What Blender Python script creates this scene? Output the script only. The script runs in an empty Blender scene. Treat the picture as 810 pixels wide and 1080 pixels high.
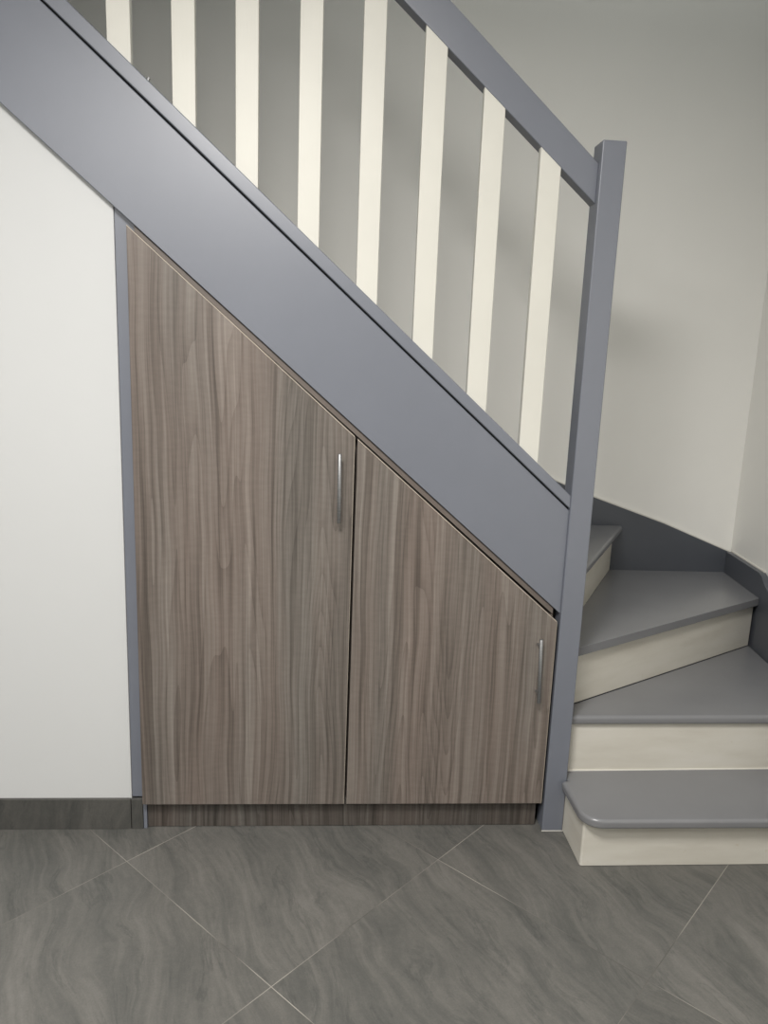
import bpy, bmesh, math, random
from mathutils import Vector, Matrix
random.seed(4)
S = bpy.context.scene
COL = S.collection

# ------------------------------------------------------------------ materials
def new_mat(name, rough=.5, spec=.5):
    m = bpy.data.materials.new(name); m.use_nodes = True
    nt = m.node_tree
    b = nt.nodes['Principled BSDF']
    b.inputs['Roughness'].default_value = rough
    b.inputs['Specular IOR Level'].default_value = spec
    return m, nt, b
def N(nt, t, **kw):
    n = nt.nodes.new(t)
    for k, v in kw.items():
        if k in n.inputs: n.inputs[k].default_value = v
        else: setattr(n, k, v)
    return n
def ramp(nt, src, stops):
    r = nt.nodes.new('ShaderNodeValToRGB')
    e = r.color_ramp.elements
    while len(e) < len(stops): e.new(.5)
    for k, (p, c) in enumerate(stops):
        e[k].position = p; e[k].color = (*c, 1)
    nt.links.new(src, r.inputs[0]); return r
def math_(nt, op, a, b=None):
    n = nt.nodes.new('ShaderNodeMath'); n.operation = op
    for i, v in enumerate((a, b)):
        if v is None: continue
        if isinstance(v, (int, float)): n.inputs[i].default_value = v
        else: nt.links.new(v, n.inputs[i])
    return n.outputs[0]
def mix(nt, f, a, b, mode='MIX'):
    n = nt.nodes.new('ShaderNodeMix'); n.data_type = 'RGBA'; n.blend_type = mode
    for key, v in ((0, f), (6, a), (7, b)):
        if isinstance(v, (int, float)): n.inputs[key].default_value = v
        elif isinstance(v, tuple): n.inputs[key].default_value = (*v, 1)
        else: nt.links.new(v, n.inputs[key])
    return n.outputs[2]
def mapped(nt, scale, loc=(0, 0, 0), rot=(0, 0, 0), src=None):
    if src is None:
        src = nt.nodes.new('ShaderNodeNewGeometry').outputs['Position']
    m = nt.nodes.new('ShaderNodeMapping')
    m.inputs['Scale'].default_value = scale; m.inputs['Location'].default_value = loc
    m.inputs['Rotation'].default_value = rot
    nt.links.new(src, m.inputs[0]); return m.outputs[0]
def noise(nt, vec, scale=1., detail=3., rough=.5, dist=0.):
    n = N(nt, 'ShaderNodeTexNoise'); n.inputs['Scale'].default_value = scale
    n.inputs['Detail'].default_value = detail; n.inputs['Roughness'].default_value = rough
    n.inputs['Distortion'].default_value = dist
    nt.links.new(vec, n.inputs['Vector']); return n.outputs['Fac']
def bump(nt, b, h, strength=.1, dist=.001):
    n = N(nt, 'ShaderNodeBump'); n.inputs['Strength'].default_value = strength
    n.inputs['Distance'].default_value = dist
    nt.links.new(h, n.inputs['Height']); nt.links.new(n.outputs[0], b.inputs['Normal'])

def paint(name, c, rough=.4, var=.05, spec=.5, bs=.06, bsc=(260, 260, 260), blotch=4.):
    m, nt, b = new_mat(name, rough, spec)
    n1 = noise(nt, mapped(nt, (blotch,)*3), 1, 4, .6)
    lo = tuple(x*(1-var) for x in c); hi = tuple(min(1, x*(1+var)) for x in c)
    r = ramp(nt, n1, [(.3, lo), (.7, hi)])
    nt.links.new(r.outputs[0], b.inputs['Base Color'])
    bump(nt, b, noise(nt, mapped(nt, bsc), 1, 2), bs, .001)
    return m

M = {}
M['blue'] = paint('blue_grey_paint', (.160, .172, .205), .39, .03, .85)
M['tread'] = paint('tread_grey_paint', (.196, .198, .206), .27, .04, .6)
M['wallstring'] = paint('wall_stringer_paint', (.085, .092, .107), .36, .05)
M['cream'] = paint('cream_baluster_paint', (.645, .633, .575), .5, .03, bs=.15, bsc=(300, 300, 30))
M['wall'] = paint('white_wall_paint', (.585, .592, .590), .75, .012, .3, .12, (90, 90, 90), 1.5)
M['wellwall'] = paint('white_wall_paint_lightened', (.895, .885, .845), .62, .02, .3, .12, (90, 90, 90), 1.5)  # same white as the room wall, lightened to stand in for light
M['ceil'] = paint('white_ceiling_paint', (.75, .75, .73), .8, .01, .3)
M['dark'] = paint('dark_gap', (.012, .012, .014), .8, 0)
M['caulk'] = paint('white_caulk', (.72, .70, .64), .6, .04)

def riser_mat():
    m, nt, b = new_mat('cream_riser_paint', .5, .4)
    n1 = noise(nt, mapped(nt, (3, 3, 14)), 1, 4, .6)
    n2 = noise(nt, mapped(nt, (40, 40, 60)), 1, 3, .6)
    r = ramp(nt, n1, [(.3, (.54, .51, .445)), (.55, (.605, .58, .515)), (.8, (.645, .62, .565))])
    sp = ramp(nt, n2, [(.66, (1, 1, 1)), (.80, (.86, .82, .74))])
    nt.links.new(mix(nt, .6, r.outputs[0], sp.outputs[0], 'MULTIPLY'), b.inputs['Base Color'])
    bump(nt, b, n2, .1)
    return m
M['riser'] = riser_mat()

def wood(name, shift=(0, 0, 0), k=1., contrast=1.):
    m, nt, b = new_mat(name, .42, .45)
    pos = nt.nodes.new('ShaderNodeNewGeometry').outputs['Position']
    p0 = mapped(nt, (1, 1, 1), shift, src=pos)
    # bend the grain sideways with slow noise along the length
    warp = noise(nt, mapped(nt, (3.2, 0, .9), src=p0), 1, 1, .5)
    w2 = noise(nt, mapped(nt, (9., 0, 3.2), (3, 1, 7), src=p0), 1, 1, .5)
    sep = nt.nodes.new('ShaderNodeSeparateXYZ'); nt.links.new(p0, sep.inputs[0])
    x = math_(nt, 'ADD', sep.outputs[0], math_(nt, 'MULTIPLY', math_(nt, 'SUBTRACT', warp, .5), .06))
    x = math_(nt, 'ADD', x, math_(nt, 'MULTIPLY', math_(nt, 'SUBTRACT', w2, .5), .016))
    cmb = nt.nodes.new('ShaderNodeCombineXYZ')
    nt.links.new(x, cmb.inputs[0]); nt.links.new(sep.outputs[2], cmb.inputs[2])
    v = cmb.outputs[0]
    broad = noise(nt, mapped(nt, (11, 1, .35), src=v), 1, 2, .5)
    mid = noise(nt, mapped(nt, (62, 1, .9), (5, 0, 2), src=v), 1, 3, .55)
    fine = noise(nt, mapped(nt, (170, 1, 1.6), (1, 0, 9), src=v), 1, 3, .6)
    pores = noise(nt, mapped(nt, (520, 1, 14), (1, 0, 9), src=v), 1, 2, .6)
    a = math_(nt, 'ADD', math_(nt, 'MULTIPLY', broad, .26), math_(nt, 'MULTIPLY', mid, .42))
    a = math_(nt, 'ADD', a, math_(nt, 'MULTIPLY', fine, .30))
    a = math_(nt, 'ADD', a, math_(nt, 'MULTIPLY', pores, .06))
    a = math_(nt, 'ADD', math_(nt, 'MULTIPLY', math_(nt, 'SUBTRACT', a, .5), contrast), .5)
    ln = noise(nt, mapped(nt, (7.5, 1, .42), (4.3, 0, 6), src=v), 1, 1.5, .42)
    # growth rings: contour lines of a long slow field give the flame figure
    saw = math_(nt, 'FRACT', math_(nt, 'MULTIPLY', ln, 27.))
    late = math_(nt, 'POWER', saw, 3.)
    a = math_(nt, 'SUBTRACT', a, math_(nt, 'MULTIPLY', math_(nt, 'SUBTRACT', late, .25), .07*contrast))
    r = ramp(nt, a, [(.34, (.088*k, .074*k, .064*k)), (.44, (.142*k, .121*k, .105*k)),
                     (.52, (.200*k, .171*k, .151*k)), (.60, (.250*k, .222*k, .197*k)), (.70, (.33*k, .298*k, .27*k))])
    # cross figure, faint
    cross = noise(nt, mapped(nt, (26, 1, 90), (2, 0, 2), src=v), 1, 2, .5)
    cr = ramp(nt, cross, [(.38, (.965, .965, .965)), (.62, (1.03, 1.03, 1.03))])
    hue = ramp(nt, noise(nt, mapped(nt, (7, 1, .5), (9, 0, 0), src=v), 1, 2), [(.35, (1.05, .98, .95)), (.65, (.96, 1.0, 1.0))])
    c = mix(nt, 1., r.outputs[0], cr.outputs[0], 'MULTIPLY')
    c = mix(nt, .8, c, hue.outputs[0], 'MULTIPLY')
    nt.links.new(c, b.inputs['Base Color'])
    bump(nt, b, fine, .08, .0006)
    return m
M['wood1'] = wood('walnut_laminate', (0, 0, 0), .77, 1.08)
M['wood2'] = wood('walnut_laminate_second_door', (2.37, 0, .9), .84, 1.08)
M['plinth'] = wood('walnut_laminate_plinth_shaded', (5.1, 0, 3.3), .42, 1.3)  # same laminate, darkened to paint in the shadow of the doors
M['edge'] = paint('pale_edge_band', (.50, .44, .36), .45, .05)
M['carcass'] = paint('brown_edge_laminate', (.15, .125, .108), .5, .08)

def metal():
    m, nt, b = new_mat('brushed_steel', .5)
    b.inputs['Metallic'].default_value = 1
    r = ramp(nt, noise(nt, mapped(nt, (60, 60, 900)), 1, 2), [(.3, (.30, .31, .31)), (.7, (.40, .40, .41))])
    nt.links.new(r.outputs[0], b.inputs['Base Color'])
    return m
M['metal'] = metal()

PHI, OX, OY, T = 0.7898370012490533, -0.5265580697175415, 1.8470909355609668, .6
def slate(name, tiles=True, k=1.):
    m, nt, b = new_mat(name, .46, .45)
    pos = nt.nodes.new('ShaderNodeNewGeometry').outputs['Position']
    sep = nt.nodes.new('ShaderNodeSeparateXYZ'); nt.links.new(pos, sep.inputs[0])
    X = math_(nt, 'SUBTRACT', sep.outputs[0], OX); Y = math_(nt, 'SUBTRACT', sep.outputs[1], OY)
    c, s = math.cos(PHI), math.sin(PHI)
    u = math_(nt, 'DIVIDE', math_(nt, 'SUBTRACT', math_(nt, 'MULTIPLY', X, c), math_(nt, 'MULTIPLY', Y, s)), T)
    w = math_(nt, 'DIVIDE', math_(nt, 'ADD', math_(nt, 'MULTIPLY', X, s), math_(nt, 'MULTIPLY', Y, c)), T)
    iu = math_(nt, 'FLOOR', u); iw = math_(nt, 'FLOOR', w)
    cell = nt.nodes.new('ShaderNodeCombineXYZ'); nt.links.new(iu, cell.inputs[0]); nt.links.new(iw, cell.inputs[1])
    wn = N(nt, 'ShaderNodeTexWhiteNoise'); wn.noise_dimensions = '3D'; nt.links.new(cell.outputs[0], wn.inputs['Vector'])
    off = nt.nodes.new('ShaderNodeVectorMath'); off.operation = 'SCALE'; nt.links.new(wn.outputs['Color'], off.inputs[0]); off.inputs['Scale'].default_value = 37.
    uv = nt.nodes.new('ShaderNodeCombineXYZ'); nt.links.new(u, uv.inputs[0]); nt.links.new(w, uv.inputs[1])
    if not tiles: nt.links.new(sep.outputs[2], uv.inputs[2])
    ad = nt.nodes.new('ShaderNodeVectorMath'); ad.operation = 'ADD'; nt.links.new(uv.outputs[0], ad.inputs[0])
    if tiles: nt.links.new(off.outputs[0], ad.inputs[1])
    v = ad.outputs[0]
    # vein streaks run roughly away from the viewer, slightly to the left, warped
    wv = N(nt, 'ShaderNodeTexNoise'); wv.inputs['Scale'].default_value = 1.5; wv.inputs['Detail'].default_value = 2; nt.links.new(v, wv.inputs['Vector'])
    sc = nt.nodes.new('ShaderNodeVectorMath'); sc.operation = 'SCALE'; sc.inputs['Scale'].default_value = .40; nt.links.new(wv.outputs['Color'], sc.inputs[0])
    a2 = nt.nodes.new('ShaderNodeVectorMath'); a2.operation = 'ADD'; nt.links.new(v, a2.inputs[0]); nt.links.new(sc.outputs[0], a2.inputs[1])
    rotv = mapped(nt, (1, 1, 1), rot=(0, 0, math.radians(24)), src=a2.outputs[0])
    streak = noise(nt, mapped(nt, (1.1, 6.5, 3), src=rotv), 1, 8, .68, .25)
    thin = noise(nt, mapped(nt, (3.0, 26, 9), (3, 3, 0), src=rotv), 1, 7, .7, .3)
    grain = noise(nt, mapped(nt, (230, 230, 230), src=pos), 1, 2, .7)
    grain2 = noise(nt, mapped(nt, (55, 55, 55), src=pos), 1, 5, .75)
    t = math_(nt, 'ADD', math_(nt, 'MULTIPLY', streak, .46), math_(nt, 'MULTIPLY', thin, .28))
    t = math_(nt, 'ADD', t, math_(nt, 'ADD', math_(nt, 'MULTIPLY', grain, .13), math_(nt, 'MULTIPLY', grain2, .13)))
    vn = noise(nt, mapped(nt, (1.6, 9, 4), (7, 2, 0), src=rotv), 1, 6, .66, .4)
    vr = math_(nt, 'ABSOLUTE', math_(nt, 'SUBTRACT', math_(nt, 'FRACT', math_(nt, 'MULTIPLY', vn, 4.)), .5))
    vein = math_(nt, 'MULTIPLY', math_(nt, 'MAXIMUM', math_(nt, 'SUBTRACT', .13, vr), 0.), .55)
    t = math_(nt, 'SUBTRACT', t, vein)
    r = ramp(nt, t, [(.34, (.070*k, .072*k, .067*k)), (.45, (.100*k, .099*k, .092*k)), (.54, (.134*k, .130*k, .119*k)), (.68, (.19*k, .183*k, .170*k))])
    col = r.outputs[0]
    tv = ramp(nt, wn.outputs['Value'], [(0, (.93, .93, .93)), (1, (1.06, 1.06, 1.06))])
    if tiles:
        col = mix(nt, 1., col, tv.outputs[0], 'MULTIPLY')
        fu = math_(nt, 'ABSOLUTE', math_(nt, 'SUBTRACT', math_(nt, 'FRACT', math_(nt, 'ADD', u, .5)), .5))
        fw = math_(nt, 'ABSOLUTE', math_(nt, 'SUBTRACT', math_(nt, 'FRACT', math_(nt, 'ADD', w, .5)), .5))
        d = math_(nt, 'MINIMUM', fu, fw)
        g = math_(nt, 'LESS_THAN', d, .0016)
        gn = noise(nt, mapped(nt, (3.2, 3.2, 1), (4.3, 1, 0), src=pos), 1, 2, .5)
        gc = ramp(nt, gn, [(.42, (.09, .085, .078)), (.52, (.20, .19, .17)), (.66, (.36, .34, .30))])
        col = mix(nt, g, col, gc.outputs[0])
    nt.links.new(col, b.inputs['Base Color'])
    bump(nt, b, math_(nt, 'ADD', grain2, thin), .12, .001)
    return m
M['floor'] = slate('slate_tile_floor', True, 1.02)
M['skirt'] = slate('slate_tile_skirting', False, .62)

# ------------------------------------------------------------------ mesh helpers
def link(name, bm, mat, parent=None, bevel=0., seg=2, smooth=False):
    bmesh.ops.recalc_face_normals(bm, faces=bm.faces)
    me = bpy.data.meshes.new(name); bm.to_mesh(me); bm.free()
    o = bpy.data.objects.new(name, me); COL.objects.link(o)
    me.materials.append(mat)
    if parent is not None:
        o.parent = parent
        o.matrix_parent_inverse = Matrix.Translation(-Vector(parent.location))
    if bevel:
        md = o.modifiers.new('bevel', 'BEVEL'); md.width = bevel; md.segments = seg
        md.limit_method = 'ANGLE'; md.angle_limit = math.radians(30)
        for f in me.polygons: f.use_smooth = True
        wn = o.modifiers.new('wn', 'WEIGHTED_NORMAL'); wn.keep_sharp = True
    if smooth:
        for f in me.polygons: f.use_smooth = True
    return o
def prism(poly, axis, a, b, bm=None):
    """poly: 2D outline; axis 'Z': (x,y) outline a<z<b ; axis 'Y': (x,z) outline a<y<b ; 'X': (y,z)"""
    bm = bm or bmesh.new()
    def P(p, t):
        return {'Z': (p[0], p[1], t), 'Y': (p[0], t, p[1]), 'X': (t, p[0], p[1])}[axis]
    A = [bm.verts.new(P(p, a)) for p in poly]; B = [bm.verts.new(P(p, b)) for p in poly]
    bm.faces.new(A); bm.faces.new(list(reversed(B)))
    n = len(poly)
    for i in range(n): bm.faces.new((A[i], B[i], B[(i+1) % n], A[(i+1) % n]))
    return bm
def box(x0, x1, y0, y1, z0, z1, bm=None):
    return prism([(x0, y0), (x1, y0), (x1, y1), (x0, y1)], 'Z', z0, z1, bm)
def slab(p, q, th, z0, z1, bm=None):
    """upright board: front face from plan point p to q, th thick to the left of p->q"""
    d = Vector((q[0]-p[0], q[1]-p[1])).normalized(); n = Vector((-d.y, d.x))*th
    return prism([p, q, (q[0]+n.x, q[1]+n.y), (p[0]+n.x, p[1]+n.y)], 'Z', z0, z1, bm)
def tube(p, q, r, seg=20, bm=None):
    bm = bm or bmesh.new()
    p, q = Vector(p), Vector(q); d = (q-p).normalized()
    a = d.orthogonal().normalized(); b_ = d.cross(a)
    rings = []
    ch = r*.18
    for pt, rr in ((p, r-ch), (p+d*ch, r), (q-d*ch, r), (q, r-ch)):
        rings.append([bm.verts.new(pt + (a*math.cos(2*math.pi*i/seg)+b_*math.sin(2*math.pi*i/seg))*rr) for i in range(seg)])
    for R0, R1 in zip(rings, rings[1:]):
        for i in range(seg): bm.faces.new((R0[i], R0[(i+1) % seg], R1[(i+1) % seg], R1[i]))
    bm.faces.new(rings[0]); bm.faces.new(list(reversed(rings[-1])))
    return bm
def empty(name, loc, label, cat):
    o = bpy.data.objects.new(name, None); COL.objects.link(o); o.location = loc
    o['label'] = label; o['category'] = cat; return o
def struct(name, bm, mat, label, **kw):
    o = link(name, bm, mat, **kw); o['kind'] = 'structure'; o['label'] = label; return o

# ------------------------------------------------------------------ the room
RX = lambda y: 1.51 + .139*(y-2.0)          # face of the right-hand wall stringer in plan
BW = 2.945                                   # back wall
struct('floor', box(-3.0, 2.1, -2.6, 3.05, -.12, 0), M['floor'], 'grey slate tiled floor laid on the diagonal with thin pale grout')
struct('wall_back', box(-3.0, 2.1, BW, BW+.1, 0, 4.7), M['wellwall'], 'white wall behind the staircase, its paint lightened in place of light')
struct('wall_right', prism([(RX(-2.6)+.028, -2.6), (RX(-2.6)+.13, -2.6), (RX(BW)+.13, BW), (RX(BW)+.028, BW)], 'Z', 0, 4.7), M['wellwall'], 'pale painted wall to the right of the lowest steps')
# white wall under the upper flight
zb = lambda x: 1.9139 - .855*(x+.7977)       # underside line of the front stringer
struct('wall_left', prism([(-3.0, 0), (-.55, 0), (-.55, zb(-.55)+.02), (-1.45, zb(-1.45)+.02), (-3.0, zb(-1.45)+.02)], 'Y', 2.0, 2.06), M['wall'],
       'smooth white wall under the stringer left of the wooden doors', bevel=.002)
struct('wall_front', box(-3.0, 2.1, -2.7, -2.6, 0, 2.6), M['wall'], 'white wall behind the viewer')
struct('wall_side', box(-3.1, -3.0, -2.6, 3.05, 0, 4.7), M['wall'], 'white wall at the far left side of the room')
struct('ceiling', box(-3.0, 2.1, -2.7, 1.90, 2.6, 2.72), M['ceil'], 'white ceiling over the room')
struct('wall_upper', box(-3.0, 2.1, 1.80, 1.90, 2.72, 4.7), M['wellwall'], 'upper wall on the room side of the stairwell')
struct('ceiling_stairwell', box(-3.0, 2.1, 1.80, 3.05, 4.7, 4.8), M['ceil'], 'white ceiling above the stairwell')
struct('baseboard_left', box(-2.99, -.5512, 1.990, 1.9995, 0, .0945), M['skirt'], 'dark slate tile baseboard under the white wall', bevel=.0008)
struct('baseboard_center', box(-.5492, -.5175, 1.990, 2.0015, 0, .0945), M['skirt'], 'short dark slate baseboard piece beside the plinth', bevel=.0008)
struct('trim_1', prism([(-.5495, .0955), (-.500, .0955), (-.500, zb(-.50)-.001), (-.5495, zb(-.5495)-.001)], 'Y', 2.004, 2.05), M['blue'],
       'narrow blue grey upright strip between white wall and tall door', bevel=.001)
struct('trim_2', box(-.5165, -.5065, 1.993, 2.02, 0, .0945), M['blue'], 'small blue grey foot piece at the left end of the plinth', bevel=.001)

# ------------------------------------------------------------------ under-stair cupboard
cab = empty('cupboard', (.065, 2.1, 0), 'built-in grey walnut laminate cupboard fitted under the blue grey stair stringer', 'cupboard')
DF, DT = 1.9695, .018
# carcass: side boards, floor board and a sloped top board, open in front behind the doors
def carcass():
    bm = bmesh.new()
    zt = lambda x: zb(x) - .0015
    L, Rr = -.499, .6330
    y0, y1 = DF+DT+.0025, 2.62
    box(L, L+.018, y0+.001, y1, .0945, zt(L+.018)-.02, bm)
    box(.054, .072, y0+.06, y1, .095, zt(.072)-.02, bm)
    box(Rr-.018, Rr, y0, y1, .0945, zt(Rr)-.02, bm)
    box(L+.018, Rr-.018, 2.03, y1, .078, .095, bm)
    prism([(L, zt(L)-.019), (L, zt(L)), (Rr, zt(Rr)), (Rr, zt(Rr)-.019)], 'Y', y0, y1, bm)
    box(L, Rr, y1, y1+.008, .0945, .66, bm)
    box(L, L+.018, 2.03, y1, 0, .078, bm); box(Rr-.018, Rr, 2.03, y1, 0, .078, bm)
    return bm
link('carcass', carcass(), M['carcass'], cab, .0006, 1)
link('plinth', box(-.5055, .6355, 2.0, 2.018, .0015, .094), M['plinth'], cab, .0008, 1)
def door(x0, x1, zt0, zt1, mat, hx0, hz0, hx1, hz1, label):
    d = link('door', prism([(x0, .0915), (x1, .0915), (x1, zt1), (x0, zt0)], 'Y', DF, DF+DT), mat, cab, .0007, 1)
    d['label'] = label
    # pale edge band line along the sloped top
    s = (zt1-zt0)/(x1-x0)
    e = .0022
    eb = link('edge_band', prism([(x0+.0005, zt0-.0004), (x1-.0005, zt1-.0004), (x1-.0005, zt1-.0004-e), (x0+.0005, zt0-.0004-e)], 'Y', DF-.0004, DF+.002), M['edge'], None)
    eb.parent = d
    eb2 = link('edge_band', prism([(x1-.0006, .0925), (x1+.0002, .0925), (x1+.0002, zt1-.002), (x1-.0006, zt1-.002)], 'Y', DF-.0003, DF+.002), M['edge'], None)
    eb2.parent = d
    bm = bmesh.new()
    HY = DF-.028
    tube((hx0, HY, hz0), (hx1, HY, hz1), .0052, 24, bm)
    for t in (.13, .87):
        x = hx0+(hx1-hx0)*t; z = hz0+(hz1-hz0)*t
        tube((x, HY, z), (x, DF, z), .0042, 16, bm)
    h = link('handle', bm, M['metal'], None, smooth=False)
    for f in h.data.polygons: f.use_smooth = len(f.vertices) == 4
    h.parent = d; h['label'] = 'slim brushed steel bar handle'
    return d
door(-.5125, .0592, 1.6545, 1.1572, M['wood1'], .0205, 1.113, .0228, .930, 'tall left door with sloping top')
door(.0665, .6412, 1.1505, .6560, M['wood2'], .5920, .613, .5990, .4235, 'lower right door with sloping top')

# ------------------------------------------------------------------ staircase
st = empty('staircase', (.9, 2.4, 0), 'blue grey painted winder staircase with cream balusters and risers beside the cupboard', 'staircase')
z1, z2, z3, z4 = .168, .352, .545, .733
TT = .028
# newel
link('newel_post', box(.6505, .7125, 1.970, 2.036, 0, 1.911), M['blue'], st, .0035, 3)
link('joint_bead', box(.6485, .7145, 1.968, 1.9705, 0, .0022), M['caulk'], st, .001, 1)
# front stringer
gz = lambda x: 2.1367 - .866*(x+.6912)       # groove line
cz = lambda x: 2.1384 - .876*(x+.6342)       # top line of cap
XL, XR = -1.45, .6515
link('stringer', prism([(XL, zb(XL)), (XR, zb(XR)), (XR, gz(XR)-.0035), (XL, gz(XL)-.0035)], 'Y', 1.980, 2.020), M['blue'], st, .002, 2)
link('shadow_gap', prism([(XL+.001, gz(XL)-.005), (XR-.001, gz(XR)-.005), (XR-.001, gz(XR)+.006), (XL+.001, gz(XL)+.006)], 'Y', 1.990, 2.018), M['dark'], st)
link('stringer_cap', prism([(XL, gz(XL)+.0025), (XR, gz(XR)+.0025), (XR, cz(XR)), (XL, cz(XL))], 'Y', 1.975, 2.032), M['blue'], st, .003, 3)
# screw standing a little proud on the cap
link('screw', tube((-.4575, 1.985, cz(-.4575)-.004), (-.4540, 1.985, cz(-.4575)+.006), .004, 14), M['metal'], st)
# handrail
rt = lambda x: 2.2035 - .867*(x-.2557)
rb = lambda x: 2.0988 - .850*(x-.2569)
link('handrail', prism([(-1.2, rb(-1.2)), (XR, rb(XR)), (XR, rt(XR)), (-1.2, rt(-1.2))], 'Y', 1.990, 2.034), M['blue'], st, .003, 3)
# balusters
def baluster_bm(xc):
    w = .0275
    return prism([(xc-w, cz(xc-w)-.001), (xc+w, cz(xc+w)-.001), (xc+w, rb(xc+w)+.001), (xc-w, rb(xc-w)+.001)], 'Y', 1.9905, 2.0125)
for xc in (-.974, -.824, -.674, -.5235, -.3740, -.2245, -.0725, .0785, .2285, .3785, .5290):
    link('baluster', baluster_bm(xc), M['cream'], st, .002, 2)

def arc(cx, cy, r, a0, a1, n=8):
    return [(cx+r*math.cos(math.radians(a0+(a1-a0)*i/n)), cy+r*math.sin(math.radians(a0+(a1-a0)*i/n))) for i in range(n+1)]
# step 1: rounded outer corner
t1 = [(.6955, 1.9665)] + [(.6975, 1.835)] + arc(.757, 1.828, .0595, 180, 270, 10)[1:] + [(RX(1.767), 1.767), (RX(2.06), 2.06), (.7135, 2.06), (.7135, 1.9665)]
def tread(poly, z, label=None):
    o = link('tread', prism(poly, 'Z', z-TT, z), M['tread'], st, .010, 5)
    if label: o['label'] = label
    return o
tread(t1, z1, 'lowest tread with rounded corner')
r1 = [(.7135, 2.02)] + arc(.7205, 1.8175, .007, 180, 270, 4) + [(RX(1.81), 1.8105), (RX(1.81), 1.826), (.728, 1.826), (.728, 2.02)]
link('riser', prism(r1, 'Z', 0.001, z1-TT), M['riser'], st, .0008, 1)
link('riser', slab((.7135, 2.020), (RX(2.03), 2.034), .016, z1, z2-TT), M['riser'], st, .0008, 1)
link('joint_bead', slab((.7135, 2.0165), (RX(2.03), 2.0305), .004, z1, z1+.003), M['caulk'], st)
# step 2
tread([(.7135, 2.003), (RX(2.01), 2.014), (RX(2.64), 2.635), (.7135, 2.10)], z2)
# riser 3 along (.754,2.088)-(1.59,2.592)
m3 = (2.592-2.088)/(1.59-.754)
L3 = lambda x: 2.088+m3*(x-.754)
link('riser', slab((.7135, L3(.7135)), (1.583, L3(1.583)), .016, z2, z3-TT), M['riser'], st, .0008, 1)
link('joint_bead', slab((.7135, L3(.7135)-.003), (1.583, L3(1.583)-.003), .003, z2, z2+.002), M['dark'], st)  # near-black strip along the foot of this riser
n3 = lambda x: L3(x)-.024
tread([(.7135, n3(.7135)), (1.589, n3(1.589)), (RX(2.92), 2.922), (1.08, 2.922), (.665, 2.065), (.665, 2.037), (.7135, 2.037)], z3)
# riser 4 along (.885,2.44)-(1.155,2.92)
P4, Q4 = (.6720, 2.062), (1.150, 2.921)
link('riser', slab(P4, Q4, .016, z3, z4-TT), M['riser'], st, .0008, 1)
tread([(.6900, 2.037), (1.1775, 2.900), (1.183, 2.922), (.71, 2.922), (.655, 2.037)], z4)
# upper straight flight, mostly behind the stringer
gx = lambda k: .70-.2195*(k-5)
gzz = lambda k: .920+.1873*(k-5)
for k in range(5, 12):
    x, z = gx(k), gzz(k)
    link('riser', box(x-.022, x-.006, 2.022, 2.922, gzz(k-1) if k > 5 else z4, z-TT), M['riser'], st, .0008, 1)
    link('tread', box(x-.2195-.022, x+.012, 2.022, 2.922, z-TT, z), M['tread'], st, .008, 4)
# stringer on the back wall
bs = [(-1.45, .0)]
top = [(-1.20, 2.66), (.25, 1.405), (.5, 1.19), (.75, .985), (.90, .905), (1.054, .846), (1.362, .7434), (RX(2.92)+.02, .628)]
bot = [(RX(2.92)+.02, .30), (1.2, .30), (.75, .62), (-1.20, 2.30)]
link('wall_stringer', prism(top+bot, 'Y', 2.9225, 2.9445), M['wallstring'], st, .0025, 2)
# caulk along its top
for (a, b_) in zip(top[3:-1], top[4:]):
    link('joint_bead', prism([(a[0], a[1]-.001), (b_[0], b_[1]-.001), (b_[0], b_[1]+.0045), (a[0], a[1]+.0045)], 'Y', 2.935, 2.9448), M['caulk'], st)
# stringer on the right wall (follows the wall's line)
def right_stringer(th0, th1, pts):
    bm = bmesh.new()
    A = [bm.verts.new((RX(y)+th0, y, z)) for y, z in pts]; B = [bm.verts.new((RX(y)+th1, y, z)) for y, z in pts]
    bm.faces.new(A); bm.faces.new(list(reversed(B))); n = len(pts)
    for i in range(n): bm.faces.new((A[i], B[i], B[(i+1) % n], A[(i+1) % n]))
    return bm
rs = [(2.9222, .632), (2.60, .634), (2.575, .626), (2.545, .603), (1.74, .27), (1.70, .0), (2.0, .0), (2.9222, .30)]
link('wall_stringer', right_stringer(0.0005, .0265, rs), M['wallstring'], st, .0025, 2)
link('joint_bead', right_stringer(.020, .0275, [(2.9222, .631), (2.60, .633), (2.60, .638), (2.9222, .636)]), M['caulk'], st)

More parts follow.
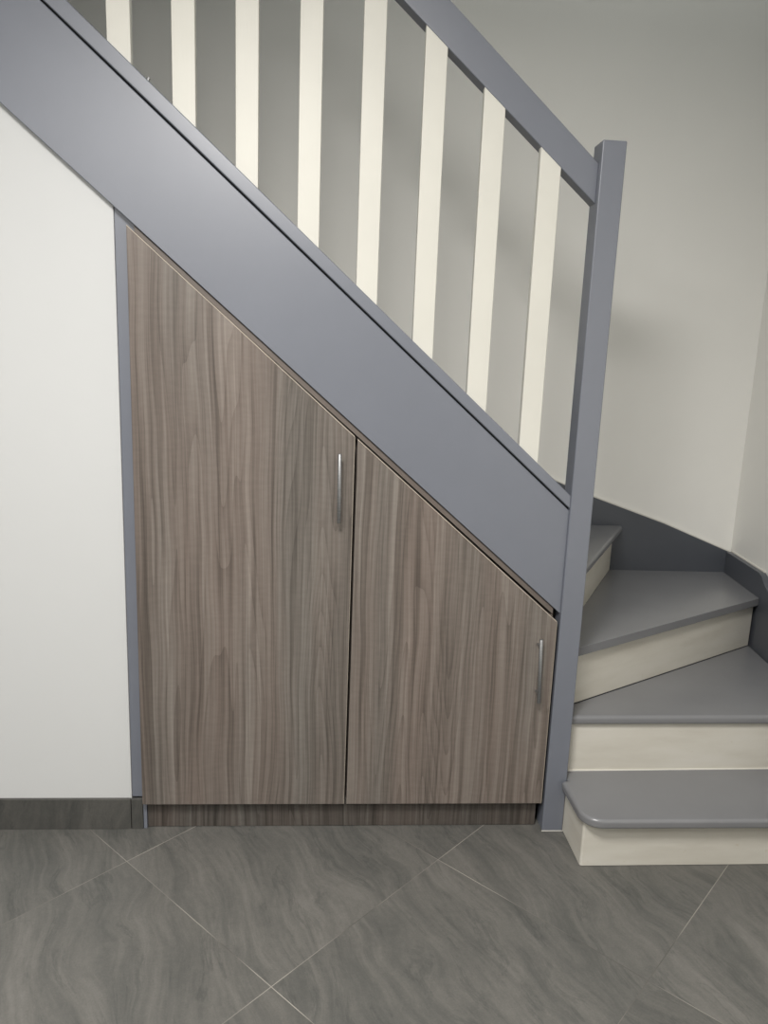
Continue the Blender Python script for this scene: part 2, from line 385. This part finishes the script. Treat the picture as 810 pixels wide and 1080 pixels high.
# ------------------------------------------------------------------ lamps on the room's ceiling
def lamp(x, y, w, power, col, label):
    c = empty('ceiling_lamp', (x, y, 2.6), label, 'lamp')
    bm = bmesh.new()
    box(x-w/2-.012, x+w/2+.012, y-w/2-.012, y+w/2+.012, 2.575, 2.6, bm)
    link('frame', bm, M['ceil'], c, .002, 2)
    L = bpy.data.lights.new('lamp_panel', 'AREA'); L.shape = 'SQUARE'; L.size = w; L.energy = power; L.color = col
    o = bpy.data.objects.new('lamp_panel', L); COL.objects.link(o); o.parent = c
    o.location = (0, 0, -.03)
lamp(-1.3, -.7, .6, 30, (1, .975, .94), 'added square fill panel on the ceiling at the left of the room')  # added fill light, left of and behind the main lamp
lamp(-.30, .25, .6, 56, (1, .975, .94), 'square ceiling lamp between the viewer and the stairs')
# added cool fill light at the top of the stairwell, no fixture
L = bpy.data.lights.new('stairwell_fill', 'AREA'); L.shape = 'RECTANGLE'; L.size = 1.2; L.size_y = .6; L.energy = 5; L.color = (.88, .95, 1)
o = bpy.data.objects.new('stairwell_fill', L); COL.objects.link(o); o.location = (1.0, 2.42, 4.6); 
o['label'] = 'added cool fill light high in the stairwell'; o['category'] = 'lamp'

w = bpy.data.worlds.new('world'); S.world = w; w.use_nodes = True
w.node_tree.nodes['Background'].inputs[0].default_value = (.9, .95, 1, 1)
w.node_tree.nodes['Background'].inputs[1].default_value = .3

# ------------------------------------------------------------------ camera
F, P_, Y_, R_, H_ = 793.9476672996769, 0.19956181154942912, 0.07244930932901426, 0.038917704724836966, 1.3564020261531284
cy, sy, cp, sp = math.cos(Y_), math.sin(Y_), math.cos(P_), math.sin(P_)
f = Vector((sy*cp, cy*cp, -sp)); r = Vector((cy, -sy, 0)); u = r.cross(f)
c, s = math.cos(R_), math.sin(R_)
rt_, up_ = c*r+s*u, -s*r+c*u
cam = bpy.data.cameras.new('camera'); co = bpy.data.objects.new('camera', cam); COL.objects.link(co)
mw = Matrix((rt_, up_, -f)).transposed().to_4x4(); mw.translation = Vector((0, 0, H_))
co.matrix_world = mw
cam.sensor_fit = 'VERTICAL'; cam.sensor_height = 24; cam.lens = F/1080*24; cam.clip_start = .02
S.camera = co
S.view_settings.view_transform = 'Standard'; S.view_settings.look = 'None'
S.view_settings.exposure = 0.49; S.view_settings.gamma = 1; S.view_settings.use_curve_mapping = False
